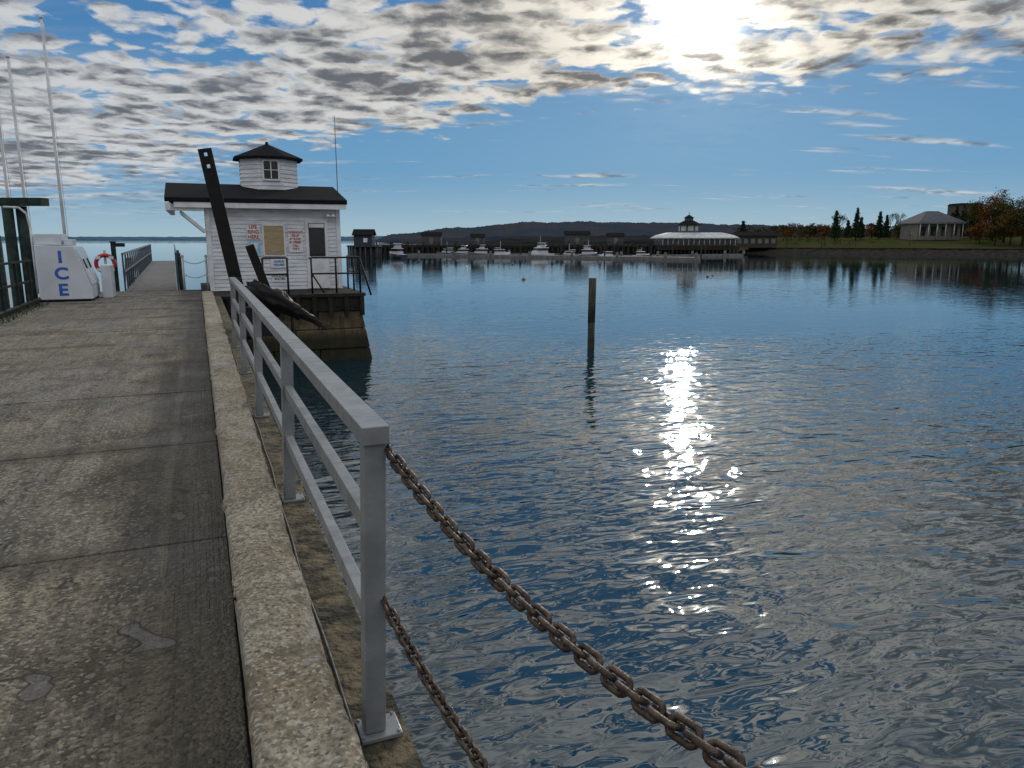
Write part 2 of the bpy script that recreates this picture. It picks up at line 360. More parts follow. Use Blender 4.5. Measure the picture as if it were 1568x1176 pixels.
def kerb(name,x0,x1,y0,y1,zb,zt,mat,parent):
    mb=MB()
    n=int((y1-y0)/0.04)
    prof=[(x0,zb),(x0,zt-0.05),(x0+0.006,zt-0.018),(x0+0.02,zt-0.003),(x0+0.08,zt),(x0+0.15,zt),(x0+0.22,zt),(x1-0.02,zt-0.003),(x1-0.006,zt-0.018),(x1,zt-0.05),(x1,zb)]
    k=len(prof)
    for i in range(n+1):
        y=y0+(y1-y0)*i/n
        jn=0.018 if abs(((y+0.7)%3.05)-1.5)<0.025 else 0
        for j,(px,pz) in enumerate(prof):
            e=mnoise.noise(Vector((px*9,y*2.1,pz*9)))*0.012+mnoise.noise(Vector((px*20,y*11,3)))*0.007
            if j in(2,3,7,8): e=e*1.8-max(0,mnoise.noise(Vector((j*3.1,y*3.3,7)))-0.2)*0.07
            mb.v.append((px+(e*0.8 if j not in(0,k-1) else 0),y,pz+(e-jn if 0<j<k-1 else 0)))
    for i in range(n):
        for j in range(k-1):
            a=i*k+j; mb.f.append((a,a+1,a+k+1,a+k)); mb.mi.append(0); mb.sm.append(True)
    mb.f.append(tuple(range(k))[::-1]); mb.mi.append(0); mb.sm.append(False)
    mb.f.append(tuple(n*k+j for j in range(k))); mb.mi.append(0); mb.sm.append(False)
    return mb.build(name,mat,parent)
kerb('kerb',0.045,0.335,-6,23.3,D-0.1,D+0.15,MCURB,pier)
mb=MB(); pts=[]
for i in range(140):
    y=-3+i*0.11; pts.append((0.365+0.010*math.sin(y*1.3)+0.004*math.sin(y*5),y,D+0.008))
mb.tube(pts,0.008,6); mb.build('power_cable',MBLACK)
# ------------------------------------------------------------------ railing
rail=empty('metal_railing',(0.46,7,D))
mb=MB(); PX=0.46; py=[2.24,4.69,7.14,9.59,12.04]; lx=lambda zz:0.428+0.032*zz
for y in py:
    x0,x1=lx(0.01),lx(0.985)
    mb.hexa([(x0-.034,y-.034,D+.01),(x0+.034,y-.034,D+.01),(x0+.034,y+.034,D+.01),(x0-.034,y+.034,D+.01),(x1-.034,y-.034,D+.985),(x1+.034,y-.034,D+.985),(x1+.034,y+.034,D+.985),(x1-.034,y+.034,D+.985)])
    mb.box(x0-0.05,x0+0.085,y-0.06,y+0.06,D-0.008,D+0.008,0)
    for bx,by in((-0.042,-0.05),(0.072,-0.05),(0.072,0.05),(-0.042,0.05)):
        mb.cyl((x0+bx,y+by,D+0.008),(x0+bx,y+by,D+0.016),0.006,n=6,mi=0)
mb.box(PX-0.042,PX+0.042,2.19,12.10,D+0.987,D+1.045,0)
for zz in(0.70,0.385):
    for i in range(4): mb.box(lx(zz)-0.020,lx(zz)+0.022,py[i]+0.0345,py[i+1]-0.0345,D+zz-0.034,D+zz+0.034,0)
mb.build('posts_and_rails',MALU,rail,bevel=0.006)
# ------------------------------------------------------------------ chains
def chain(name,fn,y0,y1,pitch=0.044,wire=0.0068,Lh=0.0175,Wd=0.0160):
    mb=MB(); y=y0; p=Vector(fn(y)); cur=p; acc=0; pos=[p.copy()]; st=-0.0005
    while y>y1:
        y+=st; q=Vector(fn(y)); acc+=(q-cur).length; cur=q
        if acc>=pitch: pos.append(q.copy()); acc=0
    ns,nr=20,8
    for k in range(len(pos)-1):
        c=(pos[k]+pos[k+1])/2; tg=(pos[k+1]-pos[k]).normalized()
        s0=tg.cross(Vector((0,0,1))).normalized(); u0=s0.cross(tg)
        a=R(35)+(R(90) if k%2 else 0)+random.uniform(-0.22,0.22)
        sd=s0*math.cos(a)+u0*math.sin(a); nm=tg.cross(sd)
        base=len(mb.v)
        for i in range(ns):
            th=2*math.pi*i/ns; cx=math.cos(th); sx=math.sin(th)
            ctr=c+tg*(cx*Wd+(Lh if cx>0 else -Lh if cx<0 else 0))+sd*(sx*Wd)
            rad=(tg*cx+sd*sx).normalized()
            for j in range(nr):
                ph=2*math.pi*j/nr; mb.v.append(tuple(ctr+rad*math.cos(ph)*wire+nm*math.sin(ph)*wire))
        for i in range(ns):
            for j in range(nr):
                mb.f.append((base+i*nr+j,base+((i+1)%ns)*nr+j,base+((i+1)%ns)*nr+(j+1)%nr,base+i*nr+(j+1)%nr)); mb.mi.append(0); mb.sm.append(True)
    mb.torus(tuple(Vector(fn(y0))+Vector((0,0.012,0))),0.020,0.006,'X')
    return mb.build(name,MRUST)
cx=lambda y:0.503+0.148*(2.2-y)
chain('barrier_chain',lambda y:(cx(y),y,D+0.79+0.145*(y-1.13)**2),2.2,0.03)
chain('barrier_chain',lambda y:(cx(y)-0.03+0.02*(2.2-y),y,D+0.245+0.19*(y-1.13)**2),2.2,0.03,0.040,0.0062,0.016,0.0145)
mb=MB(); mb.box(0.80,0.872,-0.06,0.012,D-0.3,D+1.04,0); mb.box(0.4,0.95,-0.6,0.1,D-0.32,D-0.02,1)
mb.build('chain_post',[MALU,MLEDGE],bevel=0.005)
# ------------------------------------------------------------------ harbour office
hb=empty('harbor_office_building',(2.4,27.8,D))
FY=25.6; X0,X1=0.36,4.37; BY=30.1; EV=2.68
mb=MB(); mb.box(X0,X1,FY,BY,D,D+EV,0)
nb=22; hh=EV/nb
for i in range(nb):
    z0=D+i*hh; z1=z0+hh
    mb.hexa([(X0,FY-0.030,z0),(X1,FY-0.030,z0),(X1,FY-0.001,z0),(X0,FY-0.001,z0),(X0,FY-0.010,z1),(X1,FY-0.010,z1),(X1,FY-0.001,z1),(X0,FY-0.001,z1)],0)
    mb.hexa([(X0-0.030,FY,z0),(X0-0.001,FY,z0),(X0-0.001,BY,z0),(X0-0.030,BY,z0),(X0-0.010,FY,z1),(X0-0.001,FY,z1),(X0-0.001,BY,z1),(X0-0.010,BY,z1)],0)
RY=(FY+BY)/2; RZ=D+3.30
for xx in(X0+0.001,X1-0.03):
    mb.quad([(xx,FY,D+EV),(xx,BY,D+EV),(xx,RY,RZ-0.06)],0)
mb.build('clapboard_walls',MWHITE,hb)
mb=MB()
for xx in(X0-0.05,X1-0.07): mb.box(xx,xx+0.13,FY-0.055,FY+0.08,D,D+EV-0.01,0)
mb.box(X0-0.9,X1+0.22,FY-0.38,FY-0.34,D+EV-0.13,D+EV+0.03,0)
mb.box(X0-0.9,X1+0.22,FY-0.335,FY-0.06,D+EV-0.03,D+EV-0.005,0)
mb.box(X0-1.12,X0-0.06,FY-0.335,BY+0.3,D+EV-0.06,D+EV-0.032,0)
mb.box(X0-1.14,X0-0.99,FY-0.40,BY+0.3,D+EV-0.22,D+EV+0.0,0)
mb.box(X0-0.985,X0-0.07,FY-0.30,FY-0.20,D+EV-0.22,D+EV-0.065,0)
mb.beam((X0-0.75,FY-0.1,D+EV-0.24),(X0-0.07,FY-0.1,D+EV-0.85),0.09,0.09,0)
mb.beam((X0-0.75,FY+2.1,D+EV-0.24),(X0-0.07,FY+2.1,D+EV-0.85),0.09,0.09,0)
mb.build('white_trim_and_brackets',MTRIM,hb)
mb=MB()
for ya,sgn in((FY-0.40,1),(BY+0.40,-1)):
    a=[(X0-1.15,ya,D+EV+0.03),(X1+0.25,ya,D+EV+0.03),(X1+0.25,RY,RZ),(X0-1.15,RY,RZ)]
    b=[(p[0],p[1],p[2]+0.13) for p in a]
    mb.hexa(a+b,0)
mb.build('shingle_roof',MROOF,hb)
ccx,ccy=2.46,RY; mb=MB()
def octr(r,zc): return [(ccx+r*math.cos(R(22.5+45*i)),ccy+r*math.sin(R(22.5+45*i)),zc) for i in range(8)]
def ring(mb,a,b,mi=0):
    for i in range(8): mb.quad([a[i],a[(i+1)%8],b[(i+1)%8],b[i]],mi)
nn=12
for i in range(nn):
    z0=D+2.7+i*1.6/nn; z1=D+2.7+(i+1)*1.6/nn
    ring(mb,octr(1.005,z0),octr(0.98,z1)); ring(mb,octr(0.98,z1),octr(1.005,z1))
mb.build('cupola_walls',MWHITE,hb)
mb=MB(); e=octr(1.20,D+4.30); e0=octr(1.20,D+4.23); apex=(ccx,ccy,D+4.80)
for i in range(8): mb.quad([e[i],e[(i+1)%8],apex],0)
ring(mb,e0,e); ring(mb,octr(0.9,D+4.23),e0); mb.cyl((ccx,ccy,D+4.76),(ccx,ccy,D+4.86),0.06,0.04,8)
mb.build('cupola_roof',MROOF,hb)
mb=MB(); wy=ccy-0.928-0.03
mb.box(ccx-0.28,ccx+0.28,wy-0.02,wy+0.05,D+3.52,D+4.20,1); mb.box(ccx-0.22,ccx+0.22,wy-0.028,wy-0.012,D+3.58,D+4.14,0)
mb.box(ccx-0.015,ccx+0.015,wy-0.036,wy-0.02,D+3.58,D+4.14,1); mb.box(ccx-0.22,ccx+0.22,wy-0.038,wy-0.02,D+3.85,D+3.87,1)
mb.build('cupola_window',[MGLASS,MTRIM],hb)
F=FY-0.03
mb=MB()
mb.box(1.96,2.66,F-0.03,F+0.01,D+1.07,D+2.08,1); mb.box(2.01,2.61,F-0.04,F-0.01,D+1.12,D+2.03,0)
mb.build('boarded_window',[MTAN,MTRIM],hb)
mb=MB()
mb.box(3.30,4.01,F-0.03,F+0.01,D+0.02,D+2.22,1); mb.box(3.40,3.91,F-0.04,F-0.01,D+1.06,D+2.12,0)
mb.box(3.42,3.89,F-0.045,F-0.03,D+1.98,D+2.10,1)
mb.cyl((3.38,F-0.09,D+1.0),(3.38,F-0.03,D+1.0),0.03,n=8,mi=0)
mb.build('door',[MGLASS,MTRIM],hb)
mb=MB()
mb.box(1.49,1.89,F-0.025,F-0.002,D+1.60,D+2.06,0); mb.box(2.75,3.20,F-0.025,F-0.002,D+1.19,D+1.93,0)
mb.box(2.17,2.66,F-0.025,F-0.002,D+0.70,D+0.99,0); mb.box(2.17,2.66,F-0.025,F-0.002,D+0.25,D+0.54,0)
mb.box(1.52,1.88,F-0.025,F-0.002,D+1.08,D+1.57,1)
mb.box(1.60,1.80,F-0.030,F-0.02,D+1.30,D+1.50,0)
mb.build('notice_boards',[MPAPER,MPOST],hb)
TY=F-0.03
text('life_ring_lettering','LIFE\nRING\nHERE',(1.69,TY,D+1.83),0.155,MRED,hb,xs=0.95)
text('rules_lettering','OVERNIGHT\nTIE-UP\nAT FLOAT\nBY PERMIT\nCALL\nVHF 9',(2.975,TY,D+1.56),0.105,MRED,hb,xs=0.78)
text('small_lettering','OFFICE\nHOURS',(2.415,TY,D+0.845),0.10,MBLUE,hb); text('small_lettering_low','DOCKAGE\nWATER',(2.415,TY,D+0.395),0.10,MBLACK,hb)
mb=MB(); mb.cyl((4.02,F-0.16,D+2.36),(4.02,F,D+2.40),0.03,n=8); mb.cyl((4.02,F-0.2,D+2.30),(4.02,F-0.16,D+2.42),0.09,0.04,12)
mb.cyl((4.18,F-0.18,D+2.40),(4.18,F,D+2.40),0.03,n=8); mb.cyl((4.18,F-0.2,D+2.30),(4.18,F-0.16,D+2.42),0.09,0.04,12)
mb.build('wall_lamps',MTRIM,hb)
mb=MB(); mb.cyl((4.50,26.2,D+1.9),(4.50,26.2,D+5.6),0.016,0.009,6); mb.box(4.37,4.52,26.17,26.23,D+2.2,D+2.26); mb.build('radio_antenna',MSTEEL,hb)
qb=empty('stone_quay_block',(2.6,26.5,1)); mb=MB()
zl=[-1.5,0.35,0.95,1.5]; bx=lambda q:0.24*(1.5-q)/1.5
for i in range(3):
    a,b=zl[i],zl[i+1]; n=2 if i%2 else 3
    for k in range(n):
        xa=0.57+(4.62-0.57)*k/n; xb=0.57+(4.62-0.57)*(k+1)/n-0.015
        ea=bx(a) if k==n-1 else 0; eb=bx(b) if k==n-1 else 0
        j=random.uniform(-0.02,0.02)
        mb.hexa([(xa,23.4-bx(a)+j,a),(xb+ea,23.4-bx(a)+j,a),(xb+ea,31,a),(xa,31,a),(xa,23.4-bx(b)+j,b-0.015),(xb+eb,23.4-bx(b)+j,b-0.015),(xb+eb,31,b-0.015),(xa,31,b-0.015)],0)
mb.box(0.60,4.55,23.6,30.9,-1.5,1.5,1)
mb.build('stone_courses',[MSTONE,MDARK],qb,bevel=0.03)
mb=MB(); mb.box(0.57,4.68,23.33,31,1.5,D-0.12,0); mb.box(0.57,4.72,23.25,31,D-0.115,D-0.02,0)
for k in range(9): mb.box(0.7+k*0.48,0.82+k*0.48,23.2,23.32,1.35,D-0.13,0)
mb.box(0.04,0.575,23.31,31,D-0.4,D-0.015,0)
mb.build('timber_cap',MDARK,qb)
pr=MB()
def prail(p,q,n):
    p=Vector(p);q=Vector(q)
    for i in range(n+1):
        a=p.lerp(q,i/n); pr.cyl(a,a+Vector((0,0,1.08)),0.03,n=8)
    for h in(1.08,0.6): pr.cyl(p+Vector((0,0,h)),q+Vector((0,0,h)),0.026,n=8)
prail((3.15,23.45,D-0.02),(4.6,23.45,D-0.02),2); prail((4.6,23.45,D-0.02),(4.6,25.5,D-0.02),2); prail((1.75,23.45,D-0.02),(2.45,23.45,D-0.02),1)
pr.cyl((4.6,23.45,D+1.05),(4.9,23.3,D-0.1),0.03,n=8); pr.cyl((3.15,23.45,D+0.6),(3.5,23.45,D),0.025,n=8)
pr.build('pipe_railing',MSTEEL)
# ------------------------------------------------------------------ hoist
ho=empty('boat_hoist',(0.8,14.2,D)); mb=MB()
a=Vector((0.78,14.5,D-0.2)); b=Vector((0.24,14.1,D+3.10))
dd=(b-a)
def seg(t0,t1,wd,off=0): 
    s=dd.normalized().cross(Vector((0,1,0))).normalized()*off
    mb.beam(a+dd*t0+s,a+dd*t1+s,wd,0.05,0,up=(0,1,0))
seg(0,0.88,0.22)
seg(0.88,1.0,0.085,0.0675); seg(0.88,1.0,0.085,-0.0675)
for t0,t1 in((0.88,0.905),(0.922,0.963),(0.98,1.0)): seg(t0,t1,0.05)
mb.beam(a+Vector((0.05,0.12,0)),a+dd*0.80+Vector((0.05,0.12,0)),0.06,0.16,0,up=(0,1,0))
mb.beam((1.28,14.4,D+0.2),(0.86,14.2,D+1.5),0.15,0.07,0,up=(0,1,0))
mb.cyl((0.55,14.2,D+0.62),(1.15,14.2,D+0.62),0.13,n=16); mb.cyl((0.62,14.2,D+0.62),(0.66,14.2,D+0.62),0.2,n=16); mb.cyl((1.05,14.2,D+0.62),(1.09,14.2,D+0.62),0.2,n=16)
mb.box(0.57,1.2,14.0,14.6,D-0.1,D+0.42)
mb.cyl((0.62,13.9,D+0.75),(0.62,13.9,D+0.95),0.06,n=10); mb.cyl((0.6,13.85,D),(0.6,13.85,D+0.8),0.035,n=8)
mb.build('arm_and_winch',MSTEEL,ho,bevel=0.006)
mb=MB()
rt=Matrix.Rotation(R(34),3,'Y')
mb.ell((1.22,14.0,D+0.56),(0.50,0.22,0.17),0,24,16,0.55,rt); mb.ell((1.62,14.0,D+0.32),(0.38,0.13,0.09),0,20,12,0.5,rt)
mb.beam((0.95,14.0,D+0.75),(2.0,14.0,D+0.06),0.09,0.10,0); mb.beam((1.9,14.0,D+0.14),(2.08,14.0,D-0.02),0.16,0.05,0)
mb.cyl((1.5,14.0,D+0.3),(1.5,14.0,D-0.15),0.03,n=8)
mb.build('covered_winch_motor',MSTEEL,ho)
# ------------------------------------------------------------------ mid-water piling
pl=loc(0.106,25.3); mb=MB()
mb.cyl((pl.x,pl.y,-2),(pl.x,pl.y,0.9),0.112,0.118,16,0,False); mb.cyl((pl.x,pl.y,0.9),(pl.x+0.015,pl.y,2.38),0.124,0.128,16,0)
mb.cyl((pl.x,pl.y,-1),(pl.x,pl.y,0.35),0.127,0.119,16,1); mb.build('mooring_piling',[MPILE,MDARK])
# ------------------------------------------------------------------ ice freezer
ic=empty('ice_freezer',(-3.2,23.4,D)); mb=MB()
y0,y1=22.6,24.3
prof=[(-3.82,0.06),(-2.62,0.06),(-2.62,0.35),(-2.95,1.42),(-3.82,1.46)]
k=len(mb.v)
for y in(y0,y1):
    for x,zz in prof: mb.v.append((x,y,D+zz))
n=len(prof); mb.f.append(tuple(range(k,k+n))); mb.f.append(tuple(range(k+2*n-1,k+n-1,-1)))
for i in range(n): mb.f.append((k+i,k+n+i,k+n+(i+1)%n,k+(i+1)%n))
mb.mi+=[0]*(n+2); mb.sm+=[False]*(n+2)
mb.box(-3.86,-3.25,22.8,24.1,D+1.46,D+1.74,0); mb.box(-3.2,-3.0,22.9,23.6,D+1.44,D+1.6,0)
mb.box(-3.8,-2.66,22.65,24.25,D-0.005,D+0.06,1)
mb.box(-2.5,-2.25,23.7,24.6,D,D+0.9,0)
mb.build('cabinet',[MFREEZ,MSTEEL],ic,bevel=0.015)
mb=MB()
for ya,yb in((22.7,23.42),(23.48,24.2)):
    mb.hexa([(-2.63,ya,D+0.42),(-2.60,ya,D+0.44),(-2.60,yb,D+0.44),(-2.63,yb,D+0.42),(-2.93,ya,D+1.34),(-2.90,ya,D+1.36),(-2.90,yb,D+1.36),(-2.93,yb,D+1.34)])
    mb.cyl((-2.70,ya+0.08,D+0.85),(-2.78,ya+0.08,D+1.1),0.02,n=6,mi=1)
mb.build('doors',[MFREEZ,MSTEEL],ic)
for s_,zz in(('I',1.14),('C',0.72),('E',0.30)): text('letter_'+s_,s_,(-3.28,y0-0.006,D+zz),0.42,MBLUE,ic,xs=1.1).data.offset=0.012
mb=MB(); q=loc(-0.5225,25.2)
mb.box(q.x-0.07,q.x+0.07,q.y-0.07,q.y+0.07,D-0.4,D+1.5,0); mb.box(q.x-0.1,q.x+0.1,q.y-0.1,q.y+0.1,D+1.5,D+1.54,0)
mb.box(q.x-0.05,q.x+0.35,q.y-0.04,q.y+0.04,D+1.36,D+1.48,0)
mb.build('green_post',MGREEN)
mb=MB(); q2=loc(-0.535,25.0); mb.torus((q2.x,q2.y,D+0.82),0.27,0.065,'Y',0)
for i in range(4):
    a=R(45+90*i); mb.box(q2.x+math.cos(a)*0.27-0.07,q2.x+math.cos(a)*0.27+0.07,q2.y-0.075,q2.y+0.075,D+0.82+math.sin(a)*0.27-0.05,D+0.82+math.sin(a)*0.27+0.05,1)
mb.box(q2.x-0.04,q2.x+0.04,q2.y+0.08,q2.y+0.13,D-0.2,D+1.25,1)
mb.build('life_ring',[MRED,MTRIM])
# ------------------------------------------------------------------ left side pilings, rails, flagpoles
mb=MB()
for b_,d_,h_ in((-0.655,20.0,2.45),(-0.637,20.2,2.45),(-0.675,21,1.7)):
    q=loc(b_,d_); mb.cyl((q.x,q.y,-2),(q.x,q.y,D+h_),0.15,0.13,14)
q=loc(-0.675,20.1); q2=loc(-0.605,20.1); mb.beam((q.x,q.y,D+2.56),(q2.x,q2.y,D+2.56),0.35,0.2,0)
mb.build('dock_pilings',MGREEN)
mb=MB(); pts=[loc(-0.628,19.8,D+0.2),loc(-0.628,19.8,D+1.9),loc(-0.631,19.8,D+2.25),loc(-0.640,19.8,D+2.4),loc(-0.66,19.8,D+2.42)]
mb.tube(pts,0.03,8); mb.build('white_conduit',MPOLE)
mb=MB()
for yy in(17.5,19.0,20.5,22.0,23.5,25,26.5):
    mb.box(-3.94,-3.88,yy,yy+0.06,D,D+1.05)
mb.box(-3.94,-3.88,17.3,22.3,D+1.05,D+1.1); mb.box(-3.93,-3.89,17.3,22.3,D+0.55,D+0.60)
mb.box(-3.93,-3.80,-6,26.6,D+0.005,D+0.10)
mb.build('side_railing',MSTEEL)
for b_,h_,d_ in((-0.584,6.45,24),(-0.631,5.35,24),(-0.652,5.6,24)):
    q=loc(b_,d_); mb=MB(); mb.cyl((q.x,q.y,-1),(q.x,q.y,CAMZ+h_),0.062,0.035,10); mb.ell((q.x,q.y,CAMZ+h_+0.04),(0.06,0.06,0.06)); mb.cyl((q.x,q.y,CAMZ-0.3),(q.x+0.1,q.y-0.06,CAMZ-0.25),0.02,n=6)
    mb.cyl((q.x+0.09,q.y,CAMZ-0.3),(q.x+0.05,q.y,CAMZ+h_-0.1),0.006,n=5)
    mb.build('flagpole',MPOLE)
MWEED=simple('weeds',(0.06,0.08,0.03),(0.03,0.04,0.02),9,0.9)
mb=MB()
for i in range(900):
    x=-3.80+random.random()**2*0.3; y=random.uniform(9,22); h=random.uniform(0.03,0.12); a=random.random()*6.28
    dx,dy=math.cos(a)*0.012,math.sin(a)*0.012; lx_,ly_=random.uniform(-.05,.05),random.uniform(-.05,.05)
    mb.quad([(x-dx,y-dy,D),(x+dx,y+dy,D),(x+lx_,y+ly_,D+h)])
mb.build('weeds',MWEED)
# ------------------------------------------------------------------ gangway
gw=empty('gangway',(-1.5,30,D)); mb=MB()
A=Vector((-1.4,26.7,D)); B=Vector((-2.25,60,D+0.1)); n=22; hw=0.72
for i in range(90):
    a=A.lerp(B,i/90); b=A.lerp(B,(i+0.88)/90); mb.hexa([(a.x-hw,a.y,a.z-0.05),(a.x+hw,a.y,a.z-0.05),(b.x+hw,b.y,b.z-0.05),(b.x-hw,b.y,b.z-0.05),(a.x-hw,a.y,a.z),(a.x+hw,a.y,a.z),(b.x+hw,b.y,b.z),(b.x-hw,b.y,b.z)],0)
for s in(-1,1):
    o=Vector((s*(hw+0.05),0,0))
    mb.beam(A+o+Vector((0,0,-0.12)),B+o+Vector((0,0,-0.12)),0.08,0.2,1)
    for h in(1.15,0.6): mb.beam(A+o+Vector((0,0,h)),B+o+Vector((0,0,h)),0.06,0.06,1)
    for i in range(n+1):
        p=A.lerp(B,i/n)+o; mb.beam(p,p+Vector((0,0,1.15)),0.05,0.05,1)
        if i<n: q=A.lerp(B,(i+1)/n)+o; mb.beam(p,q+Vector((0,0,1.15)),0.03,0.03,1)
for i in range(0,7):
    p=A.lerp(B,i/6+0.02)
    for s in(-1,1): mb.cyl((p.x+s*0.9,p.y,-2),(p.x+s*0.9,p.y,D+(0.9 if i%2 else -0.1)),0.14,0.13,10,2)
mb.build('walkway_truss',[simple('grey_planks',(0.20,0.19,0.18),(0.12,0.11,0.105),4,0.8),simple('galvanised_truss',(0.08,0.10,0.12),None,5,0.5,0.3),MGREEN],gw)
mb=MB()
for x,y in((-0.45,26.5),(0.25,26.5)):
    mb.cyl((x,y,D),(x,y,D+1.05),0.035,n=8); mb.ell((x,y,D+1.07),(0.05,0.05,0.05))
for h in(0.95,0.5):
    pts=[(-0.45+0.7*t/8,26.5,D+h-0.12*math.sin(math.pi*t/8)) for t in range(9)]; mb.tube(pts,0.014,6)
mb.build('rope_barrier',MPOLE)
# ------------------------------------------------------------------ buoys
MBU=simple('buoy_paint',(0.10,0.09,0.10),(0.3,0.3,0.3),3,0.5)
def buoy(b_,d_,r):
    q=loc(b_,d_); mb=MB(); mb.ell((q.x,q.y,r*0.35),(r,r,r*0.8),0); mb.cyl((q.x,q.y,r*0.9),(q.x,q.y,r*1.6),r*0.15,n=8); mb.torus((q.x,q.y,r*1.7),r*0.18,r*0.06)
    mb.build('mooring_buoy',MBU)
buoy(0.0154,70,0.18); buoy(0.001,110,0.2); buoy(0.258,75,0.15); buoy(0.50,84,0.15); buoy(0.265,77,0.12)
# ------------------------------------------------------------------ far marina
MFLOAT=simple('grey_float',(0.20,0.20,0.195),(0.12,0.12,0.115),1.5,0.8,spec=0.2)
MHULL=simple('white_hull',(0.50,0.51,0.53),(0.38,0.39,0.41),0.8,0.35)
MNAVY=simple('navy_hull',(0.02,0.03,0.06),None,1,0.3)
MLAND=simple('dark_shore_woods',(0.030,0.030,0.030),(0.018,0.020,0.020),0.05,1.0,spec=0.0)
off=loc(0,1.4)-loc(0,0)
mb=MB(); a=loc(-0.20,178); b=loc(0.20,178)
mb.beam((a.x,a.y,2.15),(b.x,b.y,2.15),3.2,0.45)
for i in range(58):
    p=a.lerp(b,i/57)
    for s in(-1,1): mb.cyl((p.x+s*off.x,p.y+s*off.y,-2),(p.x+s*off.x,p.y+s*off.y,2.0+(1.0 if i%3==0 else 0)),0.19,n=6)
    if i%2==0: mb.cyl((p.x-off.x,p.y-off.y,2.0),(p.x-off.x,p.y-off.y,3.1),0.07,n=5)
    if i<57:
        q=a.lerp(b,(i+0.9)/57)
        for zz in(0.45,0.85,1.25,1.65): mb.beam((p.x,p.y,zz),(q.x,q.y,zz),0.2,0.3)
mb.beam((a.x-off.x,a.y-off.y,3.05),(b.x-off.x,b.y-off.y,3.05),0.1,0.1); mb.beam((a.x-off.x,a.y-off.y,2.65),(b.x-off.x,b.y-off.y,2.65),0.08,0.08)
mb.build('timber_wharf',MDARK)
mb=MB(); n=240
for i in range(n+1):
    b_=-0.185+0.42*i/n
    for s_,zz in((0,-0.8),(2.0,0.8),(3.6,1.9),(5.5,2.1),(9,-0.8)):
        p=loc(b_,200+s_); q_=p*0.7; mb.v.append((p.x+0.5*mnoise.noise(Vector((q_.x,q_.y,1))),p.y,zz+0.55*mnoise.noise(Vector((q_.x,q_.y,zz)))))
for i in range(n):
    for j in range(4): a_=i*5+j; mb.f.append((a_,a_+5,a_+6,a_+1)); mb.mi.append(0); mb.sm.append(False)
mb.build('rubble_breakwater',MLAND)
# dockside sheds and stacked gear on the wharf
for b_,wd,hh_ in((-0.105,4.5,2.2),(-0.045,3.0,1.8),(0.085,5.5,2.4),(0.135,3.5,2.0)):
    p=loc(b_,179.6); mb=MB(); mb.obox((p.x,p.y,2.38+hh_/2),(wd,2.6,hh_),-YAW,0)
    L_=lambda sx,sy,zz:(p.x+sx*RT[0]+sy*FW[0],p.y+sx*RT[1]+sy*FW[1],zz)
    h0=2.38+hh_; mb.hexa([L_(-wd/2-.3,-1.6,h0),L_(wd/2+.3,-1.6,h0),L_(wd/2+.3,1.6,h0),L_(-wd/2-.3,1.6,h0),L_(-wd/2-.3,-0.05,h0+.8),L_(wd/2+.3,-0.05,h0+.8),L_(wd/2+.3,0.05,h0+.8),L_(-wd/2-.3,0.05,h0+.8)],1)
    mb.obox((p.x-1.33*FW[0],p.y-1.33*FW[1],3.3),(0.9,0.06,1.5),-YAW,2)
    mb.build('dock_shed',[simple('shed_siding',(0.10,0.10,0.10),None,2,0.8,spec=0.1),MROOF,MFLOAT])
def floatdock(b1,d1,b2,d2,wd=2.4):
    mb=MB(); a=loc(b1,d1,0.25); b=loc(b2,d2,0.25); mb.beam(a,b,wd,0.5,0); L=(b-a).length; n=int(L/9)
    dv=(b-a).normalized(); sd=Vector((-dv.y,dv.x,0))
    for i in range(n+1):
        p=a.lerp(b,i/n)+sd*(wd/2+0.2); mb.cyl((p.x,p.y,-2),(p.x,p.y,2.2+random.random()*0.6),0.15,n=8,mi=1)
        q=a.lerp(b,min(1,(i+0.4)/n))-sd*(wd/2); mb.box(q.x-0.2,q.x+0.2,q.y-0.2,q.y+0.2,0.5,1.3,0)
    mb.build('floating_dock',[MFLOAT,MDARK])
floatdock(-0.135,172,0.245,136); floatdock(-0.06,185,0.13,160); floatdock(0.12,150,0.30,168,1.8)
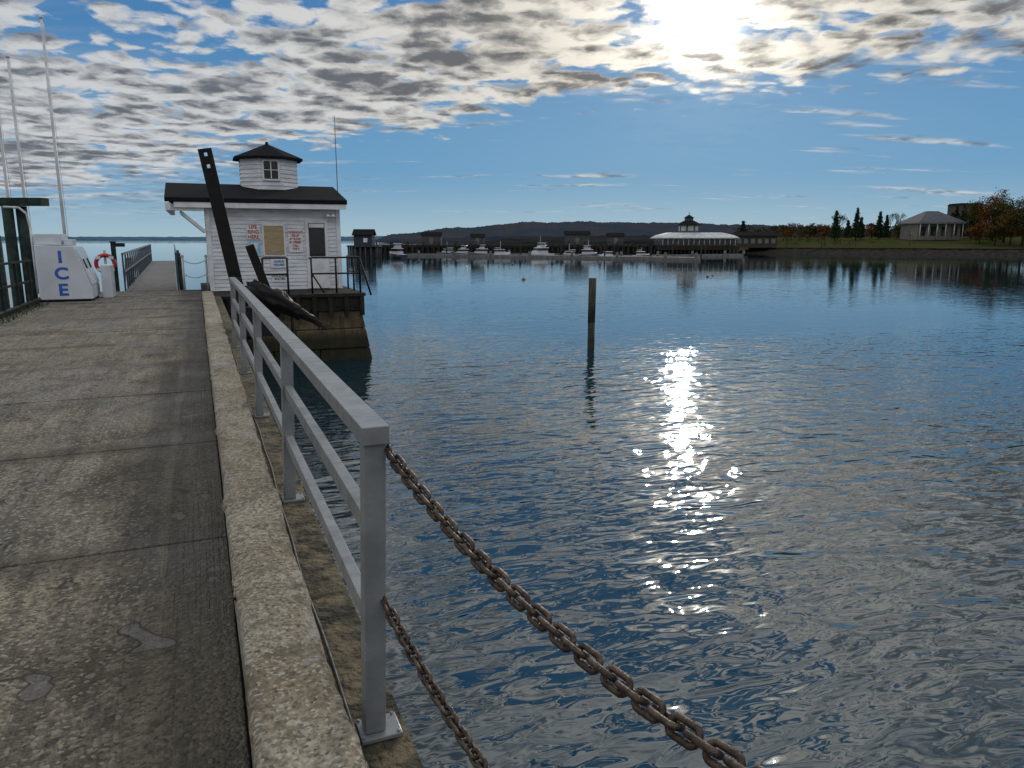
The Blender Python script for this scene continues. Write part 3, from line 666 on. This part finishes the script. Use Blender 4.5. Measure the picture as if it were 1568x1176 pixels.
def boat(name,b_,d_,L,hd,hull,fly=False,mast=0):
    q=loc(b_,d_); e=empty(name,q); c,s=math.cos(hd),math.sin(hd)
    T=lambda x,y,z:(q.x+x*c-y*s,q.y+x*s+y*c,z)
    mb=MB(); B=L*0.3; F_=L*0.14; st=[(-0.5,0.9,0.85),(-0.2,1,0.9),(0.1,0.98,1.0),(0.3,0.75,1.15),(0.42,0.42,1.3),(0.5,0.04,1.45)]
    k=len(mb.v)
    for x,wf,hf in st:
        for yy,zz in((-0.5,1),(-0.42,0.3),(-0.25,-0.2),(0.25,-0.2),(0.42,0.3),(0.5,1)): mb.v.append(T(x*L,yy*B*wf,zz*F_*hf if zz>0 else zz))
    for i in range(5):
        for j in range(5): a=k+i*6+j; mb.f.append((a,a+1,a+7,a+6)); mb.mi.append(0); mb.sm.append(True)
        mb.f.append((k+i*6+5,k+i*6,k+i*6+6,k+i*6+11)); mb.mi.append(1); mb.sm.append(False)
    mb.f.append(tuple(k+j for j in range(6))); mb.mi.append(0); mb.sm.append(False)
    mb.build('hull',[hull,MHULL],e)
    mb=MB()
    def cab(x0,x1,w0,z0,z1,rake,mi):
        mb.hexa([T(x0,-w0,z0),T(x1,-w0,z0),T(x1,w0,z0),T(x0,w0,z0),T(x0+0.05,-w0*0.9,z1),T(x1-rake,-w0*0.9,z1),T(x1-rake,w0*0.9,z1),T(x0+0.05,w0*0.9,z1)],mi)
    h=L*0.15
    cab(-0.25*L,0.28*L,B*0.36,F_*0.9,F_*1.0+h*0.5,0.3,0); cab(-0.24*L,0.22*L,B*0.34,F_+h*0.5,F_+h,0.35,1); cab(-0.28*L,0.18*L,B*0.37,F_+h,F_+h*1.12,0.1,0)
    if fly: cab(-0.15*L,0.08*L,B*0.3,F_+h*1.12,F_+h*1.6,0.3,0); cab(-0.2*L,0.04*L,B*0.33,F_+h*2.0,F_+h*2.08,0.1,0); cab(-0.14*L,-0.12*L,B*0.3,F_+h*1.6,F_+h*2.0,0,0)
    if mast: mb.cyl(T(0,0,F_),T(0,0,F_+mast),0.06,0.03,6,0); mb.cyl(T(-0.3*L,0,F_+h*1.5),T(0,0,F_+h*1.5),0.05,n=6,mi=0)
    mb.build('cabin',[MHULL,MGLASS],e)
boat('motor_boat',-0.151,150,6.4,R(100),MNAVY,True); boat('motor_boat',-0.041,162,5.6,R(160),MNAVY,True); boat('motor_boat',0.037,156,6.6,R(200),MHULL,True,3.4)
boat('motor_boat',0.125,150,4.2,R(190),MHULL); boat('motor_boat',-0.015,166,5.0,R(10),MHULL,False,2.6)
boat('motor_boat',-0.085,175,5.0,R(170),MNAVY,False,2.5); boat('motor_boat',0.075,154,4.4,R(165),MNAVY,False,2.2)
boat('motor_boat',0.17,152,4.2,R(10),MNAVY,False,1.5); boat('motor_boat',-0.065,168,5.2,R(150),MNAVY,True); boat('motor_boat',0.10,156,5.4,R(20),MNAVY,True,2.8)
q=loc(-0.193,152); sh=empty('wharf_shed',q); mb=MB()
mb.obox((q.x,q.y,3.5),(3.6,3.2,2.0),-YAW,0); mb.obox((q.x,q.y,2.35),(6.2,4.6,0.3),-YAW,0)
for sx in(-2.8,-1.6,-.5,.5,1.6,2.8):
    for sy in(-2,0,2): mb.cyl((q.x+sx*RT[0]+sy*FW[0],q.y+sx*RT[1]+sy*FW[1],-2),(q.x+sx*RT[0]+sy*FW[0],q.y+sx*RT[1]+sy*FW[1],2.4),0.2,n=8)
mb.obox((q.x-1.62*FW[0]+0.5*RT[0],q.y-1.62*FW[1]+0.5*RT[1],3.5),(0.8,0.06,0.8),-YAW,1)
mb.build('shed_walls',[simple('grey_shingle',(0.06,0.068,0.07),None,4,0.8,spec=0.1),MTRIM],sh)
mb=MB(); C=lambda sx,sy,zz:(q.x+sx*RT[0]+sy*FW[0],q.y+sx*RT[1]+sy*FW[1],zz)
mb.hexa([C(-2.1,-1.9,4.4),C(2.1,-1.9,4.4),C(2.1,0,5.5),C(-2.1,0,5.5),C(-2.1,-1.9,4.55),C(2.1,-1.9,4.55),C(2.1,0,5.65),C(-2.1,0,5.65)])
mb.hexa([C(-2.1,0.001,5.5),C(2.1,0.001,5.5),C(2.1,1.9,4.4),C(-2.1,1.9,4.4),C(-2.1,0.001,5.65),C(2.1,0.001,5.65),C(2.1,1.9,4.55),C(-2.1,1.9,4.55)])
mb.build('shed_roof',MROOF,sh)
# ------------------------------------------------------------------ waterfront pavilion restaurant
q=loc(0.237,178); rp=empty('waterfront_pavilion',q); 
MPALE=simple('pale_metal_roof',(0.52,0.53,0.52),(0.38,0.39,0.39),0.7,0.45)
def CC(sx,sy,zz): return (q.x+sx*RT[0]+sy*FW[0],q.y+sx*RT[1]+sy*FW[1],zz)
def frus(mb,hx0,hy0,z0,hx1,hy1,z1,mi,cx=0):
    mb.hexa([CC(cx-hx0,-hy0,z0),CC(cx+hx0,-hy0,z0),CC(cx+hx0,hy0,z0),CC(cx-hx0,hy0,z0),CC(cx-hx1,-hy1,z1),CC(cx+hx1,-hy1,z1),CC(cx+hx1,hy1,z1),CC(cx-hx1,hy1,z1)],mi)
mb=MB(); frus(mb,8.9,6.5,1.3,8.9,6.5,2.3,1); frus(mb,8.0,5.6,2.3,8.0,5.6,3.9,0)
for i in range(20): mb.cyl(CC(-8.6+i*0.9,-6.2,-1),CC(-8.6+i*0.9,-6.2,2),0.15,n=6,mi=1); mb.cyl(CC(-8.6+i*0.9,-5.2,-1),CC(-8.6+i*0.9,-5.2,2),0.15,n=6,mi=1)
for i in range(15): mb.cyl(CC(-8.2+i*1.17,-5.75,2.3),CC(-8.2+i*1.17,-5.75,3.95),0.08,n=6,mi=2)
frus(mb,8.6,0.2,-0.5,8.6,0.2,1.3,1)
mb.build('glazed_walls',[MGLASS,MDARK,MTRIM],rp)
mb=MB(); frus(mb,8.9,6.4,3.85,8.9,6.4,4.05,0); frus(mb,8.8,6.3,4.052,8.0,5.0,4.6,0); frus(mb,8.0,5.0,4.602,5.8,3.0,5.2,0)
mb.build('lower_roof',MPALE,rp)
mb=MB()
def o8(r,zz,cx=-1.2): return [CC(cx+r*math.cos(R(22.5+45*i)),r*math.sin(R(22.5+45*i)),zz) for i in range(8)]
ring(mb,o8(2.3,5.0),o8(2.3,7.0),0)
for i in range(8):
    a=o8(2.34,5.6)[i];b=o8(2.34,5.6)[(i+1)%8];a2=o8(2.34,6.7)[i];b2=o8(2.34,6.7)[(i+1)%8]
    A_,B_,A2,B2=map(Vector,(a,b,a2,b2)); mb.quad([A_.lerp(B_,.15),A_.lerp(B_,.85),A2.lerp(B2,.85),A2.lerp(B2,.15)],2)
r0,r1=o8(3.1,6.95),o8(1.2,7.9); ring(mb,r0,r1,1); ring(mb,o8(1.0,6.95),r0,1)
ring(mb,o8(1.0,7.8),o8(1.0,8.5),0); t_=CC(-1.2,0,9.3)
e8=o8(1.3,8.5)
for i in range(8): mb.quad([e8[i],e8[(i+1)%8],t_],1)
mb.cyl(CC(-1.2,0,9.2),CC(-1.2,0,9.9),0.06,n=6,mi=1)
mb.build('cupola_tower',[simple('green_grey_siding',(0.07,0.10,0.11),None,2,0.6),MROOF,MPALE],rp)
q=loc(0.315,205); lb=empty('low_waterfront_building',q); mb=MB(); frus(mb,5.5,3,1.5,5.5,3,4.6,0); 
for i in range(6): mb.hexa([CC(-4.5+i*1.8+sx,sy,zz) for zz in(2.6,3.8) for sx,sy in((-0.5,-3.06),(0.5,-3.06),(0.5,-2.9),(-0.5,-2.9))],1)
mb.build('walls',[simple('brown_siding',(0.07,0.058,0.045),None,2,0.8,spec=0.1),MFLOAT],lb)
mb=MB(); frus(mb,6.0,3.5,4.6,5.0,0.3,5.7,0); mb.build('hip_roof',MROOF,lb)
# ------------------------------------------------------------------ land
MGRASS=simple('lawn',(0.038,0.050,0.016),(0.062,0.055,0.026),0.12,0.95,bump=0.05,bscale=3,spec=0.0)
MROCK=simple('shore_rock',(0.040,0.036,0.029),(0.016,0.014,0.012),0.8,0.95,bump=0.2,bscale=1.5,spec=0.05)
def shore(b): return 205-28*min(1,max(0,(b-0.3)/0.35))+5*mnoise.noise(Vector((b*14,0,0)))+2*mnoise.noise(Vector((b*60,2,0)))
def land():
    mb=MB(); nb_,ss_=160,[-4,0,2.2,3,6,12,20,32,45,60,80,120,200,400,900]
    zs=[-1.0,0.1,0.9,1.15,1.3,1.6,2.2,2.9,3.5,4.0,4.3,4.6,5,6,7]
    for i in range(nb_+1):
        b=0.27+(1.6-0.27)*i/nb_; sh_=shore(b)
        fade=min(1,(i+0.3)/8)
        for s_,z_ in zip(ss_,zs):
            d=sh_+s_; p=loc(b,d); zz=z_+(0.25*mnoise.noise(Vector((p.x*0.05,p.y*0.05,0))) if s_>5 else 0.3*mnoise.noise(Vector((p.x*.4,p.y*.4,0))))
            if zz>0: zz*=0.35+0.65*fade if s_<100 else 1
            mb.v.append((p.x,p.y,zz))
    k=len(ss_)
    for i in range(nb_):
        for j in range(k-1):
            a=i*k+j; mb.f.append((a,a+k,a+k+1,a+1)); mb.mi.append(1 if j<4 else 0); mb.sm.append(True)
    mb.build('shore_ground',[MGRASS,MROCK])
land()
def ridge(name,pts,d,depth,mat,fuzz,seed,n=500):
    mb=MB()
    for i in range(n+1):
        t=i/n; b=pts[0][0]+(pts[-1][0]-pts[0][0])*t
        for k in range(len(pts)-1):
            if pts[k][0]<=b<=pts[k+1][0]:
                f=(b-pts[k][0])/(pts[k+1][0]-pts[k][0]); f=f*f*(3-2*f); h=pts[k][1]*(1-f)+pts[k+1][1]*f
        h+=fuzz*(mnoise.noise(Vector((b*d*0.02,seed,0)))+0.6*mnoise.noise(Vector((b*d*0.09,seed,1)))+0.45*mnoise.noise(Vector((b*d*0.35,seed,2))))*min(1,h/8)
        for j,(dd_,hf) in enumerate(((0,-0.01),(0.02,0.25),(0.3,0.6),(0.6,0.85),(1.0,1.0),(1.6,0.6))):
            p=loc(b,d+depth*dd_); jz=fuzz*0.4*mnoise.noise(Vector((p.x*.05,p.y*.05,seed))) if 0<j<4 else 0
            mb.v.append((p.x,p.y,max(h,0.5)*hf*(1.0)+jz))
    k=6
    for i in range(n):
        for j in range(k-1):
            a=i*k+j; mb.f.append((a,a+k,a+k+1,a+1)); mb.mi.append(0); mb.sm.append(False)
    mb.build(name,mat)
MHILL_HAZED=simple('wooded_hill',(0.034,0.048,0.068),(0.058,0.055,0.062),0.012,1.0,spec=0.0)  # bluish base colours paint distance haze onto the hill
MFAR_HAZED=simple('hazed_wooded_shore',(0.08,0.14,0.21),None,0.01,1.0,spec=0.0)  # haze over the far shore is put into this blue base colour
ridge('wooded_hill',[(-0.185,0.5),(-0.155,15),(-0.06,29),(0.02,38),(0.06,40),(0.12,39),(0.2,38),(0.3,34),(0.45,24),(1.2,24)],1350,250,MHILL_HAZED,3.5,1.0,1200)
ridge('far_shore',[(-1.3,20),(-0.8,26),(-0.5,24),(-0.3,22),(-0.15,30),(0.3,30)],5200,700,MFAR_HAZED,4,5.0,300)
ridge('low_shore',[(-0.06,0.3),(0.0,4.5),(0.12,6),(0.2,7),(0.3,8),(0.5,9)],520,60,MLAND,2.4,9.0,400)
# ------------------------------------------------------------------ trees
MBARK=simple('bark',(0.06,0.045,0.035),(0.03,0.022,0.018),3,0.95,spec=0.05)
def leafmat(n,c1,c2,s=0.6):
    m,t,bs,tc=newmat(n); f=t.ss(t.noise(tc,s,3,0.6),0.35,0.65); c=t.mix(f,c1,c2)
    t.link(t.mix(t.ss(t.noise(tc,5,2),0.4,0.6,0,0.4),c,tuple(x*0.4 for x in c1)),bs.inputs['Base Color']); bs.inputs['Roughness'].default_value=0.9; bs.inputs['Specular IOR Level'].default_value=0.05; return m
LCON=leafmat('conifer_needles',(0.022,0.042,0.02),(0.035,0.055,0.028)); LOR=leafmat('autumn_orange_leaves',(0.22,0.085,0.02),(0.10,0.055,0.02)); LGR=leafmat('autumn_green_leaves',(0.045,0.058,0.02),(0.12,0.085,0.025)); LBR=leafmat('bare_twigs',(0.10,0.07,0.05),(0.06,0.045,0.035))
def leafq(mb,c,s,mi):
    n=Vector((random.gauss(0,1),random.gauss(0,1),random.gauss(0,1))).normalized(); u=n.orthogonal().normalized()*s; v=n.cross(u.normalized())*s*random.uniform(0.5,1)
    mb.quad([c-u,c-v*0.6,c+u,c+v*0.6],mi)
def conifer(b_,d_,z0,H,w):
    q=loc(b_,d_,z0); mb=MB(); mb.cyl((q.x,q.y,z0-0.5),(q.x,q.y,z0+H*0.95),H*0.02,0.02,7,0)
    z=0.10*H
    while z<H:
        t=z/H; r=w*(1-t)**0.85*random.uniform(0.75,1.15)+0.08; nbr=11 if t<0.8 else 6
        for i in range(nbr):
            a=random.random()*6.28; rl=r*random.uniform(0.65,1.1); tip=Vector((math.cos(a)*rl,math.sin(a)*rl,-0.25*rl)); o=Vector((q.x,q.y,z0+z))
            mb.cyl(o,o+tip*0.8,0.04,0.015,4,0,False)
            for k in range(int(6+rl*7)):
                f=random.uniform(0.1,1); leafq(mb,o+tip*f+Vector((random.gauss(0,.14),random.gauss(0,.14),random.gauss(0,.1))),random.uniform(0.18,0.34),1)
        z+=H*0.03+0.08
    mb.build('spruce_tree',[MBARK,LCON])
def broad(b_,d_,z0,H,w,leaf,ncl=46):
    """leafy tree: trunk, limbs reaching into leaf clumps spread through an uneven crown"""
    q=loc(b_,d_,z0); mb=MB(); top=Vector((q.x,q.y,z0+H*0.55)); base=Vector((q.x,q.y,z0-0.4))
    mb.cyl(base,top,H*0.024,H*0.012,8,0)
    for i in range(ncl):
        v=Vector((random.gauss(0,1),random.gauss(0,1),random.gauss(0,1))).normalized()*random.uniform(0.35,1.0)
        t=(v.z+1)/2; rw=w*0.5*(1.0-0.35*t)*(0.9+0.3*random.random())
        c=Vector((q.x+v.x*rw,q.y+v.y*rw,z0+H*0.14+H*0.82*t))
        s0=base.lerp(top,random.uniform(0.35,1.0)); mid=s0.lerp(c,0.5)+Vector((0,0,-0.2)); mb.tube([s0,mid,c],[H*0.009,H*0.005,H*0.002],5,0)
        cr=random.uniform(0.5,1.0)*H*0.085
        for k in range(64):
            leafq(mb,c+Vector((random.gauss(0,cr),random.gauss(0,cr),random.gauss(0,cr*0.75))),random.uniform(0.15,0.34),1)
    mb.build('autumn_tree',[MBARK,leaf])
def bare(b_,d_,z0,H):
    q=loc(b_,d_,z0); mb=MB(); base=Vector((q.x,q.y,z0-0.4))
    def grow(p,dr,L,r,lv):
        e=p+dr*L; mb.cyl(p,e,r,r*0.68,6 if lv<2 else 4,0,False)
        if lv>=6: return
        for i in range(3 if lv<5 else 2):
            ax=Vector((random.gauss(0,1),random.gauss(0,1),random.gauss(0,0.4))).normalized()
            nd=(dr+ax*random.uniform(0.4,0.8)+Vector((0,0,0.12))).normalized(); grow(e,nd,L*random.uniform(0.62,0.80),max(r*0.62,0.022),lv+1)
    grow(base,Vector((0,0,1)),H*0.27,H*0.022,0); mb.build('bare_tree',[MBARK])
conifer(0.3015,215,2.6,6.2,1.5)
conifer(0.422,228,3.6,8.5,1.9); conifer(0.449,236,3.9,9.2,2.2); conifer(0.455,240,3.9,6.5,1.7); conifer(0.479,240,3.9,8.4,1.9); conifer(0.488,250,3.9,7.4,1.8); conifer(0.438,262,4,6.2,1.8)
bare(0.425,245,3.9,9.5); bare(0.495,258,4.2,10.5); bare(0.355,240,3.6,6.5); bare(0.345,250,3.6,6); bare(0.375,255,3.8,6); bare(0.40,262,4,6); bare(0.365,246,3.7,6.5)
conifer(0.578,236,4.2,9.5,2.4); conifer(0.588,242,4.2,10.5,2.6); conifer(0.600,238,4.2,9.5,2.4); conifer(0.573,250,4.2,8,2.2); conifer(0.609,232,4,9,2.4)
broad(0.628,214,3.6,14.2,8.5,LOR,70); broad(0.607,222,3.8,11.5,6.5,LGR); broad(0.643,208,3.2,12.5,8,LGR,60); broad(0.612,206,2.6,6.5,7,LOR,36)
broad(0.668,192,2.4,12.5,10,LGR,70); broad(0.69,196,2.5,14,10,LOR,60); broad(0.652,196,2.6,8,8,LOR,46); broad(0.632,198,2.4,5,6.5,LGR,36); broad(0.515,252,4,6,6,LGR,30); broad(0.47,256,4,5.5,6,LOR,26)
broad(0.36,252,3.8,4.6,6,LOR,24); broad(0.39,250,3.8,4.8,6,LGR,24); broad(0.408,248,3.8,5,6,LOR,24); broad(0.505,246,4,5,5,LGR,24)
for i in range(5): broad(0.74+i*0.08,200+random.random()*20,3,12+random.random()*3,9,random.choice([LOR,LGR]),36)
mb=MB()
for i in range(780):
    b=random.uniform(0.29,1.2); d=random.uniform(290,370); p=loc(b,d,4.0); H=random.uniform(4,7)*(0.68+0.5*mnoise.noise(Vector((b*20,0,0)))+ (0.4 if b>0.5 else 0.15)); 
    mb.cyl((p.x,p.y,3),(p.x,p.y,4+H*0.8),0.12,0.04,4,0,False)
    for k in range(46):
        a=random.random()*6.28; r=random.random()**0.5*H*0.42; leafq(mb,Vector((p.x+math.cos(a)*r,p.y+math.sin(a)*r,4.0+random.random()**0.8*H)),random.uniform(0.25,0.6),random.choice([1,1,2,3]))
mb.build('distant_treeline',[MBARK,LBR,LGR,LCON])
mb=MB()
for i in range(300):
    b=random.choice([random.uniform(0.55,0.8),random.uniform(0.30,0.55)]); d=random.uniform(212,262); zb=1.8+ (d-205)/50*2.2; p=loc(b,d,zb); r=random.uniform(0.35,1.1)
    for k in range(36):
        v=Vector((random.gauss(0,r*.5),random.gauss(0,r*.5),abs(random.gauss(0,r*.5)))); leafq(mb,p+v,random.uniform(0.08,0.2),random.choice([0,0,1]))
mb.build('shrubs',[LGR,LBR])
mb=MB(); prev=None
for i in range(60):
    b=0.31+i*0.009; p=loc(b,shore(b)+3.4)
    if prev is not None: mb.beam((prev.x,prev.y,1.15),(p.x,p.y,1.15),0.5,0.7)
    prev=p
mb.build('stone_seawall',MROCK)
for b in(0.36,0.405,0.45,0.52,0.575):
    p=loc(b,206); mb=MB(); mb.cyl((p.x,p.y,1),(p.x,p.y,4.6),0.07,0.05,8); mb.ell((p.x,p.y,4.8),(0.2,0.2,0.25)); mb.cyl((p.x,p.y,1),(p.x,p.y,1.6),0.14,0.1,8); mb.build('street_lamp',MSTEEL)
# ------------------------------------------------------------------ house with hip roof
q=loc(0.545,232); hs_=empty('hip_roof_house',q); mb=MB()
frus(mb,6.3,5,3.5,6.3,5,8.2,0); 
for i in range(4): mb.hexa([CC(-4.7+i*3.1+sx,sy,zz) for zz in(4.7,7.3) for sx,sy in((-0.8,-5.06),(0.8,-5.06),(0.8,-4.9),(-0.8,-4.9))],1)
for i in range(6): mb.cyl(CC(-6.3+i*2.52,-6.3,3.6),CC(-6.3+i*2.52,-6.3,8.2),0.16,n=8,mi=2)
frus(mb,6.9,6.6,8.2,6.9,6.6,8.5,2)
mb.build('walls_and_columns',[simple('tan_stucco',(0.22,0.20,0.17),None,0.5,0.8),MGLASS,MPALE],hs_)
mb=MB(); frus(mb,7.2,6.9,8.5,1.6,0.6,12.0,0); mb.build('hip_roof',simple('grey_slate',(0.10,0.105,0.12),(0.07,0.072,0.08),1,0.8,spec=0.1),hs_)
q=loc(0.588,268); ot=empty('brick_house',q); mb=MB(); frus(mb,3.8,4,4,3.8,4,15.2,0); 
for i in range(3):
    for j in range(3): mb.hexa([CC(-2.5+i*2.5+sx,sy,zz) for zz in(6+j*3,7.5+j*3) for sx,sy in((-0.5,-4.06),(0.5,-4.06),(0.5,-3.9),(-0.5,-3.9))],1)
mb.build('walls',[simple('dark_brick',(0.10,0.07,0.06),None,1,0.9),MGLASS],ot)
mb=MB(); frus(mb,4.1,4.3,15.2,3.5,3.6,15.9,0); mb.build('roof',MROOF,ot)
